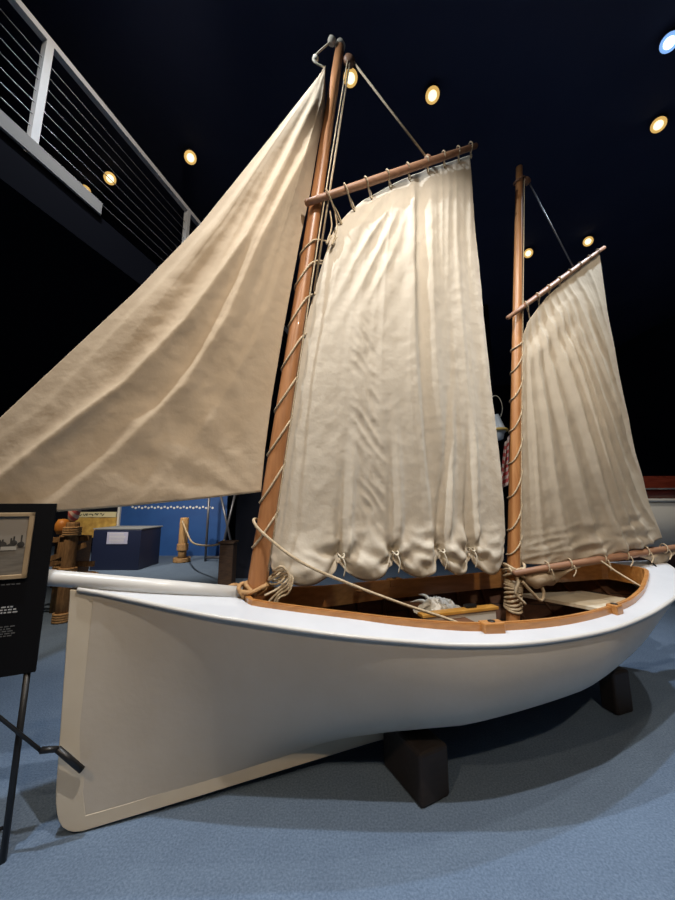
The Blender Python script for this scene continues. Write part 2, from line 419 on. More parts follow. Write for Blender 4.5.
# deck with camber, hole for the cockpit
def deck_z(s, w):
    b_ = max(bh(s), .02); return zs(s) + (.03 + .012 * min(1, max(0, s - .8) / .6)) * min(1, b_ / .3) * (1 - min(1, abs(w) / b_) ** 2)
bm = bmesh.new(); SA, SB = .83, 4.12
stations = sorted(set([S0 + (SA - S0) * i / 16 for i in range(17)] + [SA + (SB - SA) * i / 60 for i in range(61)] + [SB + (S1 - SB) * i / 14 for i in range(15)]))
for side in (-1, 1):
    rows = []
    for s in stations:
        inn = 0. if (s < SA - 1e-6 or s > SB + 1e-6) else cw(max(s, .86)) - .012
        if s < .86 and s > SA - 1e-6: inn = .13
        out = bh(s) + .006
        rows.append((s, [bm.verts.new((s, side * (inn + (out - inn) * j / 8), deck_z(s, inn + (out - inn) * j / 8) + .004)) for j in range(9)]))
    for (sa, a), (sb, b_) in zip(rows, rows[1:]):
        for j in range(8):
            f = (a[j], b_[j], b_[j + 1], a[j + 1]); bm.faces.new(f if side > 0 else tuple(reversed(f)))
deck = link('deck', bm, M['deck'], boat); tag(deck, 'bright white painted canvas side deck')
# rub rail (half round) along the sheer
for side in (-1, 1):
    bm = bmesh.new(); tube(bm, [(s, side * (bh(s) + .004), zs(s) - .004) for s in [S0 - .03 + (S1 - S0 + .04) * i / 90 for i in range(91)]], .012, 8)
    link('rub_rail', bm, M['rail'], boat)

# coaming loop : front piece, two sides, aft piece as one sweep
loop = [(.83, 0.), (.832, .08), (.845, .13)]
loop += [(.86 + (4.10 - .86) * i / 60, cw(.86 + (4.10 - .86) * i / 60)) for i in range(61)]
loop += [(4.135, .15), (4.145, .08), (4.145, 0.)]
loop = loop + [(s, -w) for s, w in reversed(loop[1:-1])]
def sweep_rect(bm, path, th, ztop, zbot):
    n = len(path); rings = []
    for i in range(n):
        a = Vector(path[i - 1]); b_ = Vector(path[(i + 1) % n]); t = (b_ - a).normalized(); nn = Vector((t.y, -t.x)); p = Vector(path[i])
        o_ = p - nn * th / 2; q = p + nn * th / 2; zt, zb = ztop(p.x), zbot(p.x)
        rings.append([bm.verts.new((o_.x, o_.y, zb)), bm.verts.new((o_.x, o_.y, zt)), bm.verts.new((q.x, q.y, zt)), bm.verts.new((q.x, q.y, zb))])
    for i in range(n):
        a, b_ = rings[i], rings[(i + 1) % n]
        for k in range(4): bm.faces.new((a[k], a[(k + 1) % 4], b_[(k + 1) % 4], b_[k]))
    bmesh.ops.recalc_face_normals(bm, faces=bm.faces)
bm = bmesh.new(); sweep_rect(bm, loop, .028, lambda s: zc(s), lambda s: zc(s) - .15)
bmesh.ops.bevel(bm, geom=[e for e in bm.edges if abs(e.verts[0].co.z - zc(e.verts[0].co.x)) < .002 and abs(e.verts[1].co.z - zc(e.verts[1].co.x)) < .002 and abs(e.verts[0].co.x - e.verts[1].co.x) + abs(e.verts[0].co.y - e.verts[1].co.y) > .001], offset=.005, segments=2, affect='EDGES')
coam = link('coaming', bm, M['varnish'], boat, False); tag(coam, 'varnished orange-brown wooden coaming')
# oarlock pads on the coaming
def pad(s, side, L=.13):
    w = cw(s); th = math.atan2((cw(s + .02) - cw(s - .02)) * side, .04); rot = Matrix.Rotation(th, 3, 'Z')
    bm = bmesh.new(); box(bm, (s, side * (w + .012), zc(s) - .024), (L, .065, .066), .008, rot)
    p = link('oarlock_pad', bm, M['varnish'], boat, False)
    bm = bmesh.new(); lathe(bm, [(.02, 0), (.02, .004)], (s, side * (w + .012), zc(s) + .0085), 14)
    link('socket', bm, M['black'], p)
pad(2.12, -1); pad(3.10, -1, .075); pad(2.12, 1); pad(3.3, 1, .09)
# little cleat inside the far coaming
for s in (1.75, 3.75):
    bm = bmesh.new(); y = cw(s) - .03
    tube(bm, [(s - .05, y - .015, zc(s) - .05), (s - .02, y - .022, zc(s) - .055), (s + .02, y - .022, zc(s) - .055), (s + .05, y - .015, zc(s) - .05)], [.006, .011, .011, .006], 8)
    box(bm, (s, y - .002, zc(s) - .055), (.04, .03, .016))
    link('cleat', bm, M['varnish'], boat)
# black traveller strap on the aft deck
bm = bmesh.new(); tube(bm, [(4.54, .05, deck_z(4.54, .05) + .010), (4.33, -.13, deck_z(4.33, .13) + .010)], .006, 6)
link('traveller', bm, M['black'], boat)

# stern seat and centreboard case
bm = bmesh.new()
pl_ = [(3.30, .38), (3.62, -.37), (3.98, -.22), (4.06, -.02), (3.95, .28)]
lo = [bm.verts.new((s, y, .655)) for s, y in pl_]; hi = [bm.verts.new((s, y, .68)) for s, y in pl_]
bm.faces.new(lo); bm.faces.new(list(reversed(hi)))
for i in range(5): bm.faces.new((lo[i], hi[i], hi[(i + 1) % 5], lo[(i + 1) % 5]))
bmesh.ops.recalc_face_normals(bm, faces=bm.faces)
tag(link('stern_seat', bm, M['thwart'], boat, False), 'cream painted stern seat')
bm = bmesh.new(); box(bm, (2.26, .18, .668), (.26, .62, .025), .004); link('thwart', bm, M['rib'], boat, False)
case = bmesh.new(); box(case, (2.36, .02, .52), (.62, .05, .38), .004)
cs = link('centreboard_case', case, M['white'], boat, False); tag(cs, 'white case with yellow wooden cap')
bm = bmesh.new(); box(bm, (2.36, .02, .718), (.66, .075, .024), .005); link('cap', bm, M['yellow_wood'], cs, False)
bm = bmesh.new(); box(bm, (2.47, .035, .738), (.09, .05, .03), .01); link('latch', bm, M['black'], cs, False)

# bowsprit lying on the foredeck
bm = bmesh.new()
bs = [(-1.0, 0, 1.236), (-.6, 0, 1.183), (-.17, 0, 1.118), (.3, 0, 1.043), (.80, 0, .966)]
tube(bm, bs, [.034, .037, .04, .041, .038], 18)
tag(link('bowsprit', bm, M['rail'], boat), 'white round bowsprit')
bm = bmesh.new()
for k in range(3): tube(bm, [(-.02 + .025 * k, .05 * math.cos(a), 1.093 - .004 * k + .05 * math.sin(a)) for a in [2 * PI * i / 16 for i in range(16)]], .006, 6, closed=True)
# rope grommet round bowsprit heel and mast foot
bm.free(); bm = bmesh.new()
for k in range(4):
    c = Vector((.80 + .04 * k, 0, .975 + .004 * k))
    tube(bm, [c + Vector((.02 * math.sin(a * 2 + k), .06 * math.cos(a), .045 * math.sin(a))) for a in [2 * PI * i / 18 for i in range(18)]], .013, 6, closed=True)
tube(bm, spline([(.70, .04, .985), (.76, .07, 1.0), (.84, .09, .975), (.92, .09, 1.0), (.97, .04, .99), (.93, -.06, 1.01), (.85, -.08, .985), (.78, -.05, .99)], 6), .014, 6)
tag(link('lashing', bm, M['rope_tan'], boat), 'tan rope lashing at foot of main mast')

# masts -----------------------------------------------------------
def make_mast(name, foot, head, r0, r1, m, label):
    foot, head = Vector(foot), Vector(head); bm = bmesh.new()
    n = 14; pts = [foot.lerp(head, i / n) for i in range(n + 1)]
    tube(bm, pts, [r0 + (r1 - r0) * (i / n) ** 1.3 for i in range(n + 1)], 20)
    o = link(name, bm, m, boat); tag(o, label); return o, foot, head
mast, mf, mh = make_mast('mast', (.79, 0, .18), (1.432, 0, 5.41), .064, .038, M['mast'], 'tall brown main mast raked aft')
mizz, zf, zh = make_mast('mast', (2.775, 0, .18), (3.345, 0, 4.86), .05, .031, M['mizzen'], 'slim golden brown mizzen mast')
def mast_at(f, h, z): return f.lerp(h, (z - f.z) / (h.z - f.z))
# mast head fittings
bm = bmesh.new(); p = mast_at(mf, mh, 5.36)
lathe(bm, [(.005, -.03), (.03, -.022), (.036, 0), (.03, .022), (.005, .03)], p + Vector((-.075, -.02, .03)), 12, (0, 1, 0))
lathe(bm, [(.042, -.02), (.046, .0), (.03, .045), (.008, .055)], mh, 16)
link('mast_cap', bm, M['rope_white'], mast)
bm = bmesh.new(); p = mast_at(mf, mh, 5.18)
lathe(bm, [(.006, -.03), (.045, -.025), (.05, 0), (.045, .025), (.006, .03)], p + Vector((.10, -.03, .06)), 14, (0, 1, 0))
tube(bm, [p + Vector((0, 0, .12)), p + Vector((.10, -.03, .07))], .008, 6)
link('halyard_block', bm, M['spar'], mast)
bm = bmesh.new(); p = mast_at(zf, zh, 4.70)
lathe(bm, [(.006, -.025), (.036, -.02), (.04, 0), (.036, .02), (.006, .025)], p + Vector((.075, -.02, 0)), 14, (0, 1, 0))
tube(bm, [p + Vector((.05 * math.cos(a), .05 * math.sin(a), .03 * math.cos(a))) for a in [2 * PI * i / 16 for i in range(16)]], .007, 6, closed=True)
link('halyard_block', bm, M['spar'], mizz)

# spars
def spar(name, a, b_, r, m, label):
    a, b_ = Vector(a), Vector(b_); bm = bmesh.new(); n = 12
    tube(bm, [a.lerp(b_, i / n) for i in range(n + 1)], [r * (.72 + .28 * math.sin(PI * (i / n) ** .9)) for i in range(n + 1)], 14)
    o = link(name, bm, m, boat); tag(o, label); return o
gaff = spar('gaff', (1.14, -.085, 3.683), (2.735, -.085, 4.787), .033, M['spar'], 'brown wooden gaff of the main sail')
zgaff = spar('gaff', (2.96, -.065, 3.11), (4.335, -.065, 4.158), .026, M['spar'], 'thin dark wooden mizzen gaff')
boom = spar('boom', (2.79, -.085, .975), (5.2, -.085, 1.122), .032, M['spar'], 'dark brown mizzen boom reaching past the stern')

# sails -----------------------------------------------------------
def ridge(a, b_, c):
    n = noise.noise(Vector((a, b_, c)))
    return 1 - 2.6 * math.sqrt(n * n + .004)          # sharp crests, broad hollows
def cusp(d, a, b_):
    x = d / (a if d > 0 else b_)
    return math.exp(.35 - math.sqrt(x * x + .1225))
def gauss(x, s): return math.exp(-(x / s) ** 2)
def coons(H, F, L_, R_, nu, nv, wfun, m, name, label, foot=None, tail=None):
    bm = bmesh.new(); uv = bm.loops.layers.uv.new()
    P00, P10, P01, P11 = H[0], H[-1], F[0], F[-1]
    grid = []
    for j in range(nv + 1):
        v = j / nv; row = []
        for i in range(nu + 1):
            u = i / nu
            h, f, l, r = poly_at(H, u), poly_at(F, u), poly_at(L_, v), poly_at(R_, v)
            q = [(1 - v) * h[k] + v * f[k] + (1 - u) * l[k] + u * r[k] - ((1 - u) * (1 - v) * P00[k] + u * (1 - v) * P10[k] + (1 - u) * v * P01[k] + u * v * P11[k]) for k in (0, 1)]
            dz = foot(u, v) if foot else 0.
            row.append(bm.verts.new((q[0], -wfun(u, v, q[0], q[1]), q[1] + dz)))
        grid.append(row)
    for j in range(nv):
        for i in range(nu):
            bm.faces.new((grid[j][i], grid[j][i + 1], grid[j + 1][i + 1], grid[j + 1][i]))
    bmesh.ops.remove_doubles(bm, verts=bm.verts, dist=1e-5)
    o = link(name, bm, m, boat); tag(o, label)
    sm = o.modifiers.new('thickness', 'SOLIDIFY'); sm.thickness = .004; sm.offset = 0
    return o

# jib
J_LEAD = [(1.299, 5.112), (0.869, 4.247), (0.425, 3.371), (0.083, 2.801), (-0.19, 2.39), (-0.481, 1.95), (-0.815, 1.422)]
J_LEECH = [(1.299, 5.112), (1.301, 4.688), (1.245, 4.328), (1.186, 3.867), (1.115, 3.441), (1.013, 2.727), (0.945, 2.202), (0.911, 1.846), (0.895, 1.573)]
J_FOOT = [(-0.815, 1.422), (-0.416, 1.427), (-0.171, 1.455), (0.166, 1.486), (0.535, 1.527), (0.895, 1.573)]
RID = [([(1.20, 4.85), (1.15, 4.617), (0.95, 4.009), (0.69, 3.296), (0.345, 2.632), (0.05, 2.194), (-0.33, 1.784)], .062, .062, 1.),
       ([(1.26, 4.8), (1.244, 4.47), (0.78, 3.28), (0.578, 2.673), (0.367, 2.215), (0.063, 1.81)], .062, .075, .75),
       ([(1.016, 4.519), (0.64, 3.675), (0.266, 3.01), (-0.072, 2.458), (-0.316, 2.037)], .04, .07, .8),
       ([(1.10, 3.9), (.95, 3.2), (.78, 2.6), (.55, 2.05), (.3, 1.65)], .03, .09, .5)]
def s_on(poly, z):
    for (a, za), (b_, zb) in zip(poly, poly[1:]):
        if zb <= z <= za: return a + (b_ - a) * (za - z) / (za - zb)
    return None
def jib_w(u, v, s, z):
    edge_f = min(1, 5 * u, 5 * (1 - u)) 
    w = .035 * math.sin(PI * u) * math.sin(PI * min(1, v * .9 + .05))
    for poly, amp, sig, fade in RID:
        zt = max(min(z, poly[0][1]), poly[-1][1]); sr = s_on(poly, zt)
        if sr is None: continue
        sr += .050 * interp(zt, [(1.6, .6), (2.6, 1.1), (4.8, .6)])
        if z < poly[-1][1]: sr -= (poly[-1][1] - z) * .9
        if z > poly[0][1]: sr += (z - poly[0][1]) * .42
        k = interp(z, [(1.4, .4), (2.0, .8), (2.8, 1), (4.2, 1), (5.1, .15)])
        d = (s - sr) * .75
        w += amp * k * edge_f * cusp(d, sig * .95, sig * .42) * (1 if fade == 1. else interp(z, [(1.6, fade * .6), (2.6, 1)]))
    # low creases running out of the clew and along the foot
    a = math.atan2(z - 1.5, .9 - s + .02); rr = math.hypot(z - 1.5, .9 - s)
    w += .005 * math.sin(a * 15) * gauss(rr - .55, .55) * edge_f
    n = noise.noise(Vector((s * 2.2 + z * 2.0, (z - s) * 1.0, 3.1)))
    n2 = noise.noise(Vector((s * 6 - z * 2, z * 7 + s * 5, 7.7)))
    sl, sh = s_on(J_LEAD, max(min(z, 5.1), 1.43)), s_on(J_LEECH, max(min(z, 5.1), 1.58))
    uz = (s - sl) / max(.02, sh - sl)
    w += (.006 * n + .002 * n2 +   .014 * ridge(uz * 5.5 + .8, z * .35, 17.) * interp(z, [(1.4, .4), (2.4, 1), (4.4, .6), (5, .2)]) + .003 * ridge(s * 8 - z * 5, z * 6 + s * 4, 19.) * interp(z, [(1.4, 1), (2.6, .8), (3.4, .2)])) * edge_f
    return w
jib = coons([(1.297, 5.112), (1.299, 5.112), (1.301, 5.112)], J_FOOT, J_LEAD, J_LEECH, 170, 230, jib_w, M['sail'], 'jib', 'large triangular tan canvas jib with soft diagonal folds')

# main sail
M_HEAD = [(1.347, 3.504), (1.387, 3.61), (1.486, 3.754), (1.615, 3.911), (1.814, 4.09), (1.958, 4.215), (2.211, 4.41), (2.482, 4.59), (2.714, 4.75)]
M_LEECH = [(2.714, 4.75), (2.71, 3.843), (2.731, 3.164), (2.751, 2.528), (2.777, 2.015), (2.789, 1.607), (2.795, 1.255), (2.769, 1.082)]
M_LUFF = [(1.347, 3.504), (1.278, 3.251), (1.205, 2.953), (1.137, 2.619), (1.073, 2.332), (1.024, 2.09), (0.988, 1.714), (0.972, 1.398), (0.968, 1.114)]
M_FOOT = [(0.968, 1.15), (1.15, 1.15), (1.423, 1.15), (1.818, 1.155), (2.19, 1.15), (2.452, 1.145), (2.769, 1.12)]
GU = [-.0, .253, .472, .68, .826, 1.0]          # gathers along the foot
GZ = [0.968, 1.423, 1.818, 2.192, 2.455, 2.77]
def seg_of(u, G):
    for a, b_ in zip(G, G[1:]):
        if u <= b_: return (u - a) / (b_ - a), b_ - a
    return 1, 1
def main_foot(u, v):
    t, l = seg_of(u, GU)
    k = max(0, (v - .90) / .10)
    return -(.125 * (math.sin(PI * t) ** .7 if 0 < t < 1 else 0)) * k ** 1.3
def main_w(u, v, s, z):
    w = .02 + .09 * math.sin(PI * u) * math.sin(PI * min(1, v))
    # vertical folds, stronger towards the leech and the head
    lean = u + .05 * math.sin(v * 3)
    A = interp(u, [(0, .25), (.3, .35), (.5, .9), (.8, 1), (1, .8)])
    w += .020 * A * ridge(lean * 8 + .3, v * .8, 11.) * interp(v, [(0, .6), (.15, 1), (.8, .9), (1, .4)])
    w += .010 * A * ridge(lean * 19, v * 1.3, 23.) * interp(v, [(0, 1), (.5, .7), (.85, .5), (1, .2)])
    w += .030 * (gauss(lean - .60 - .04 * v, .020) - .6 * gauss(lean - .645 - .04 * v, .03)) * interp(v, [(0, .6), (.2, 1), (1, .7)])
    # diagonal pulls running down from the throat
    al, pe = s * .48 + z * .88, s * .88 - z * .48
    w += .024 * ridge(pe * 9, al * .9, 31.) * gauss(math.hypot(s - 1.55, z - 3.62), .55)
    # fine crumples down the lower luff half
    w += .008 * gauss(u - (.27 + .12 * v), .055) * ridge(s * 11 + z * 9, s * 5 - z * 3, 1.) * interp(v, [(.32, 0), (.45, 1), (.95, 1)])
    w += .002 * ridge(s * 7 - z * 5, z * 5 + s * 3, 41.)
    # gathers: radiating pinches and hanging pouches
    t, l = seg_of(u, GU)
    below = interp(v, [(.915, 0), (.95, .5), (.975, 1), (1, .5)])
    w += below * (.07 * math.sin(PI * t) - .03) * (1 + .5 * noise.noise(Vector((s * 5, 3., z * 3))))
    w += below * .020 * ridge(s * 7 + z * 4, z * 15, 6.)
    for q, (g, gs) in enumerate(list(zip(GU, GZ))[1:-1]):
        ds, dz = s - gs, z - 1.17; rr = math.hypot(ds, dz)
        a = math.atan2(dz, ds)
        w += .016 * math.cos(a * (6 + q % 2) + q * 1.3 + 1.5 * noise.noise(Vector((s * 6, z * 6, q)))) * gauss(rr - .09, .12) - .045 * gauss(rr, .055)
        lean_g = ds - (.03, -.02, .05, .02)[q] * dz * 2
        if dz > 0: w += (.044, .032, .048, .042)[q] * (gauss(lean_g - .035, .03) - gauss(lean_g + .02, .035) * .8) * gauss(dz, (.55, .7, .9, .8)[q])
    w += (.008 * noise.noise(Vector((s * 2.5, z * 1.5, 9.))) + .002 * noise.noise(Vector((s * 9, z * 7, 4.))))
    k = min(1, 8 * v + .25) * min(1, 6 * u + .3)
    return .02 + (w - .02) * k
main = coons(M_HEAD, M_FOOT, M_LUFF, M_LEECH, 230, 250, main_w, M['sail2'], 'main_sail', 'cream canvas main sail gathered into pouches at the foot', main_foot)
# gather ties hanging under the foot
for gs in GZ[1:-1]:
    bm = bmesh.new()
    x0 = gs; tube(bm, [(x0 + .02 * math.cos(a), -.035 + .03 * math.sin(a), 1.16 + .012 * math.cos(2 * a)) for a in [2 * PI * i / 14 for i in range(14)]], .005, 6, closed=True)
    tube(bm, spline([(x0, -.06, 1.16), (x0 + .015, -.075, 1.10), (x0 + .008, -.06, 1.03)], 5), .005, 6)
    link('reef_tie', bm, M['rope_white'], main)
# loose knotted corner at the tack
bm = bmesh.new()
for k in range(4):
    c = Vector((.98, -.03, 1.09 - .02 * k))
    tube(bm, spline([c, c + Vector((.05 + .02 * k, -.05, .03)), c + Vector((.09, -.06, -.03 - .01 * k)), c + Vector((.03, -.06, -.09)), c + Vector((-.05 + .02 * k, -.05, -.13 - .02 * k))], 6), [.008] * 25, 6)
for k in range(3):
    tube(bm, [Vector((1.0 + .045 * math.cos(a + k), -.03 + .04 * math.sin(a), 1.07 - .03 * k + .03 * math.cos(a))) for a in [2 * PI * i / 14 for i in range(14)]], .008, 6, closed=True)
tag(link('tack_knot', bm, M['rope'], main), 'knotted pale cord at the tack')

# mizzen sail
Z_HEAD = [(3.129, 2.943), (3.219, 3.132), (3.333, 3.27), (3.478, 3.43), (3.83, 3.74), (4.307, 4.10)]
Z_LEECH = [(4.307, 4.10), (4.307, 3.457), (4.354, 2.764), (4.431, 1.992), (4.526, 1.496), (4.64, 1.175)]
Z_LUFF = [(3.129, 2.943), (3.057, 2.38), (2.991, 1.774), (2.939, 1.291), (2.903, 1.03)]
Z_FOOT = [(2.903, 1.03), (3.105, 1.018), (3.319, 1.025), (3.662, 1.048), (4.038, 1.08), (4.64, 1.175)]
def miz_w(u, v, s, z):
    w = .03 + .10 * math.sin(PI * u) * math.sin(PI * min(1, v))
    lean = u + .95 * (1 - v) * u
    A = interp(v, [(0, .35), (.3, .8), (1, 1)]) * interp(u, [(0, .25), (.15, .8), (1, 1)])
    for c_, a_, sg in ((.15, .02, .03), (.30, .032, .04), (.47, .05, .045), (.63, .048, .042), (.76, .045, .038), (.88, .035, .035), (1.03, .03, .04), (1.18, .035, .05), (1.36, .03, .05), (1.6, .025, .06)):
        d = lean - c_ - .02 * math.sin(3 * v + c_ * 9)
        w += 1.5 * a_ * A * cusp(d, sg * 1.0, sg * .45)
    w += .016 * A * ridge(lean * 5 + 2, v * .7, 51.) + .005 * A * ridge(lean * 13, v * 1.2, 53.)
    w += .018 * math.sin((z - s * 1.2) * 16) * gauss(math.hypot(s - 3.3, z - 3.1), .35)
    # bunched cloth above the boom
    b_ = interp(v, [(.86, 0), (.96, 1), (1, 1)])
    w += b_ * .022 * ridge(s * 2.2 - z * 2, z * 11 - s * 1.6, 2.) * min(1, 6 * (1 - u) + .1) 
    w += .011 * noise.noise(Vector((s * 3, z * 2.5, 5.))) + .004 * noise.noise(Vector((s * 10, z * 9, 8.)))
    k = min(1, 8 * v + .3) * min(1, 8 * u + .3) * min(1, 5 * (1 - u) + .12)
    return .03 + (w - .03) * k
miz = coons(Z_HEAD, Z_FOOT, Z_LUFF, Z_LEECH, 180, 200, miz_w, M['sail3'], 'mizzen_sail', 'tan canvas mizzen sail with deep slanting folds')
# rolled slack cloth hanging under the boom
bm = bmesh.new(); g = []
for i in range(71):
    t = i / 70; s = 2.9 + 2.0 * t; zb = .975 + .0610 * (s - 2.79)
    depth = interp(t, [(0, .07), (.06, .13), (.16, .12), (.24, .05), (.35, .015), (.66, .012), (.72, .06), (.79, .11), (.86, .12), (.91, .03), (1., .01)]) * 1.1
    row = []
    for j in range(13):
        a = PI * 2 * j / 12
        row.append(bm.verts.new((s + .01 * math.sin(a * 2), -.05 - (.045 + .015 * math.sin(s * 19)) * math.sin(a) - .015 * noise.noise(Vector((s * 8, a, 0))), zb - .005 - depth * (1 - math.cos(a)) * .5 * (1 + .35 * noise.noise(Vector((s * 7, a * 1.3, 4.)))))))
    g.append(row)
for a, b_ in zip(g, g[1:]):
    for j in range(12): bm.faces.new((a[j], b_[j], b_[j + 1], a[j + 1]))
bmesh.ops.remove_doubles(bm, verts=bm.verts, dist=1e-5)
tag(link('slack_cloth', bm, M['sail'], miz), 'slack greyish roll of sailcloth under the boom')

# lacings ---------------------------------------------------------
def lacing(mastobj, f, h, luff, zs_, r0, r1, rr, m, phase=0.):
    """spiral lacing line round the mast picking up the luff; each turn rises on the near side"""
    pts = []
    for za, zb in zip(zs_, zs_[1:]):
        for i in range(24):
            t = i / 24; a = 2 * PI * t
            kz = (t / .5) * .12 if t < .5 else .12 + .88 * (1 + math.cos(a)) / 2
            z = za + (zb - za) * kz                       # 0 = sail (aft) side, then far side, fore, near side
            c = mast_at(f, h, z); fr = (z - f.z) / (h.z - f.z); r = r0 + (r1 - r0) * fr + rr
            ls = s_on(luff, min(max(z, luff[-1][1]), luff[0][1]))
            ext = max(r, (ls - c.x + .03)) if ls is not None else r
            ca = math.cos(a)
            x = ca * (r + (ext - r) * max(0, ca) ** 3)
            # far side climbs little, near side carries most of the rise
            pts.append((c.x + x, math.sin(a) * r * 1.04, z))
    bm = bmesh.new(); tube(bm, pts, rr, 6)
    return link('lacing', bm, m, mastobj)
lacing(mast, mf, mh, M_LUFF, [1.2, 1.47, 1.78, 2.08, 2.38, 2.70, 3.02, 3.30, 3.47], .064, .038, .007, M['rope'])
lacing(mizz, zf, zh, Z_LUFF, [1.08, 1.26, 1.52, 1.80, 2.08, 2.36, 2.62, 2.85, 2.95], .05, .036, .006, M['rope'])
def gaff_loops(g, a, b_, head, ts, y, r, rr):
    a, b_ = Vector(a), Vector(b_)
    for t in ts:
        c = a.lerp(b_, t); d = (b_ - a).normalized(); nrm = Vector((d.z, 0, -d.x))      # down and aft
        # reach down to the head of the sail
        best = min((poly_at(head, k / 80) for k in range(81)), key=lambda q: abs((Vector((q[0], 0, q[1])) - Vector((c.x, 0, c.z))).dot(d)))
        ln = max(r + .02, (Vector((best[0], 0, best[1])) - Vector((c.x, 0, c.z))).dot(nrm) + .025)
        pts = []
        for k in range(18):
            al = 2 * PI * k / 18; ca = math.cos(al)
            off = nrm * (ca * (r + rr) if ca < 0 else ca * ln)
            lat = Vector((0, 1, 0)) * math.sin(al) * (r + rr) * (1 if ca < .3 else 1 - .7 * ca)
            yy = Vector((0, (.085 - .03) * max(0, ca) if True else 0, 0))
            pts.append(c + off + lat + yy + d * .03 * math.sin(al))
        bm = bmesh.new(); tube(bm, pts, rr, 6, closed=True); link('lacing', bm, M['rope'], g)
gaff_loops(gaff, (1.14, -.085, 3.683), (2.735, -.085, 4.787), M_HEAD, [.11, .20, .31, .43, .55, .67, .78, .88, .97], -.085, .036, .006)
gaff_loops(zgaff, (2.96, -.065, 3.11), (4.335, -.065, 4.158), Z_HEAD, [.17, .28, .39, .50, .61, .72, .83, .93], -.065, .026, .005)
# ties on the boom
for s in (3.12, 3.36, 3.75, 4.03, 4.30, 4.55):
    zb = .975 + .061 * (s - 2.79); bm = bmesh.new()
    tube(bm, [(s + .012 * math.cos(a), -.085 + .037 * math.cos(a), zb + .008 + .042 * math.sin(a)) for a in [2 * PI * i / 16 for i in range(16)]], .005, 6, closed=True)
    tube(bm, spline([(s, -.125, zb), (s + .01, -.132, zb - .04), (s + .02 * random.choice((-1, 1)), -.128, zb - .085)], 5), .005, 6)
    link('reef_tie', bm, M['rope'], boom)

# running rigging -------------------------------------------------
def rope(name, pts, r, m, parent=boat, n=8, label=None):
    bm = bmesh.new(); tube(bm, spline(pts, n) if len(pts) > 2 else pts, r, 7)
    o = link(name, bm, m, parent)
    if label: tag(o, label)
    return o
mA = mast_at(mf, mh, 5.22)
rope('halyard', [mA + Vector((.12, -.04, .02)), (2.2, -.085, 4.455)], .009, M['rope'])
bm = bmesh.new(); lathe(bm, [(.006, -.03), (.03, -.02), (.034, 0), (.03, .02), (.006, .03)], (2.205, -.085, 4.45), 12, (0, 1, 0)); link('halyard_block', bm, M['spar'], gaff)
rope('halyard', [mA + Vector((.10, -.04, .02)), mast_at(mf, mh, 3.0) + Vector((.075, -.07, 0))], .008, M['rope'])
rope('halyard', [mA + Vector((.075, -.05, .0)), mast_at(mf, mh, 3.6) + Vector((.05, -.08, 0)), mast_at(mf, mh, 1.1) + Vector((.045, -.075, 0))], .005, M['rope'])
rope('halyard', [mast_at(mf, mh, 5.37) + Vector((-.08, -.02, .02)), (1.20, 0, 5.16), (1.297, 0, 5.11)], .008, M['rope_white'], n=4)
bm = bmesh.new(); lathe(bm, [(.006, -.022), (.024, -.016), (.027, 0), (.024, .016), (.006, .022)], (1.215, 0, 5.165), 12, (0, 1, 0)); link('halyard_block', bm, M['rope_white'], jib)
rope('halyard', [mast_at(zf, zh, 4.70) + Vector((.08, -.03, 0)), (3.85, -.065, 3.80)], .007, M['cable'])
rope('halyard', [mast_at(zf, zh, 4.66) + Vector((.02, -.045, 0)), mast_at(zf, zh, 2.6) + Vector((.012, -.052, 0)), mast_at(zf, zh, .95) + Vector((.012, -.058, 0))], .004, M['rope'])
# dangling ends near the throat
for dx in (.03, .07):
    p = mast_at(mf, mh, 3.6); rope('halyard_end', [p + Vector((.09 + dx, -.06, .1)), p + Vector((.10 + dx, -.07, -.05)), p + Vector((.06 + dx, -.07, -.2)), p + Vector((.10 + dx, -.07, -.12))], .006, M['rope'], n=6)
# main sheet: hitched on the mast and led to the near coaming
pm = mast_at(mf, mh, 1.40)
rope('sheet', [pm + Vector((.075, .02, -.10)), pm + Vector((.02, .085, -.04)), pm + Vector((-.06, .06, .0)), pm + Vector((-.085, -.03, -.01)), pm + Vector((-.03, -.09, -.08)), (1.113, -.20, 1.165), (1.424, -.23, 1.02), (1.758, -.24, .885), (2.05, -.26, .78), (2.24, -.28, .70)], .009, M['rope'], label='pale rope led from the main mast down into the cockpit')
rope('sheet', [(3.66, -.10, 1.04), (3.70, -.128, 1.01), (3.73, -.20, .95), (3.77, -.335, .865)], .007, M['rope'], label='thin mizzen sheet')
# coil on the foot of the mizzen mast
bm = bmesh.new()
for k in range(11):
    z = .70 + .022 * k; c = mast_at(zf, zh, z)
    tube(bm, [c + Vector((.058 * math.cos(a + k), .058 * math.sin(a + k), .02 * math.sin(a * 1 + k * 1.7))) for a in [2 * PI * i / 18 for i in range(18)]], .011, 7, closed=True)
c = mast_at(zf, zh, .95)
tube(bm, spline([c + Vector((-.06, -.03, .02)), c + Vector((.03, -.08, .05)), c + Vector((.13, -.08, -.02)), c + Vector((.2, -.08, -.12)), c + Vector((.17, -.08, -.19)), c + Vector((.08, -.08, -.12)), c + Vector((0, -.08, -.04))], 6), .012, 7)
tube(bm, spline([c + Vector((-.08, -.04, .06)), c + Vector((-.05, -.09, -.03)), c + Vector((-.07, -.08, -.12)), c + Vector((.0, -.09, -.2))], 6), .011, 7)
for k in range(3): tube(bm, [c + Vector((.075 * math.cos(a), .075 * math.sin(a) - .01, .03 * k + .02 * math.sin(2 * a + k))) for a in [2 * PI * i / 18 for i in range(18)]], .011, 7, closed=True)
tag(link('rope_coil', bm, M['rope'], mizz), 'hank of rope wound round the mast foot')

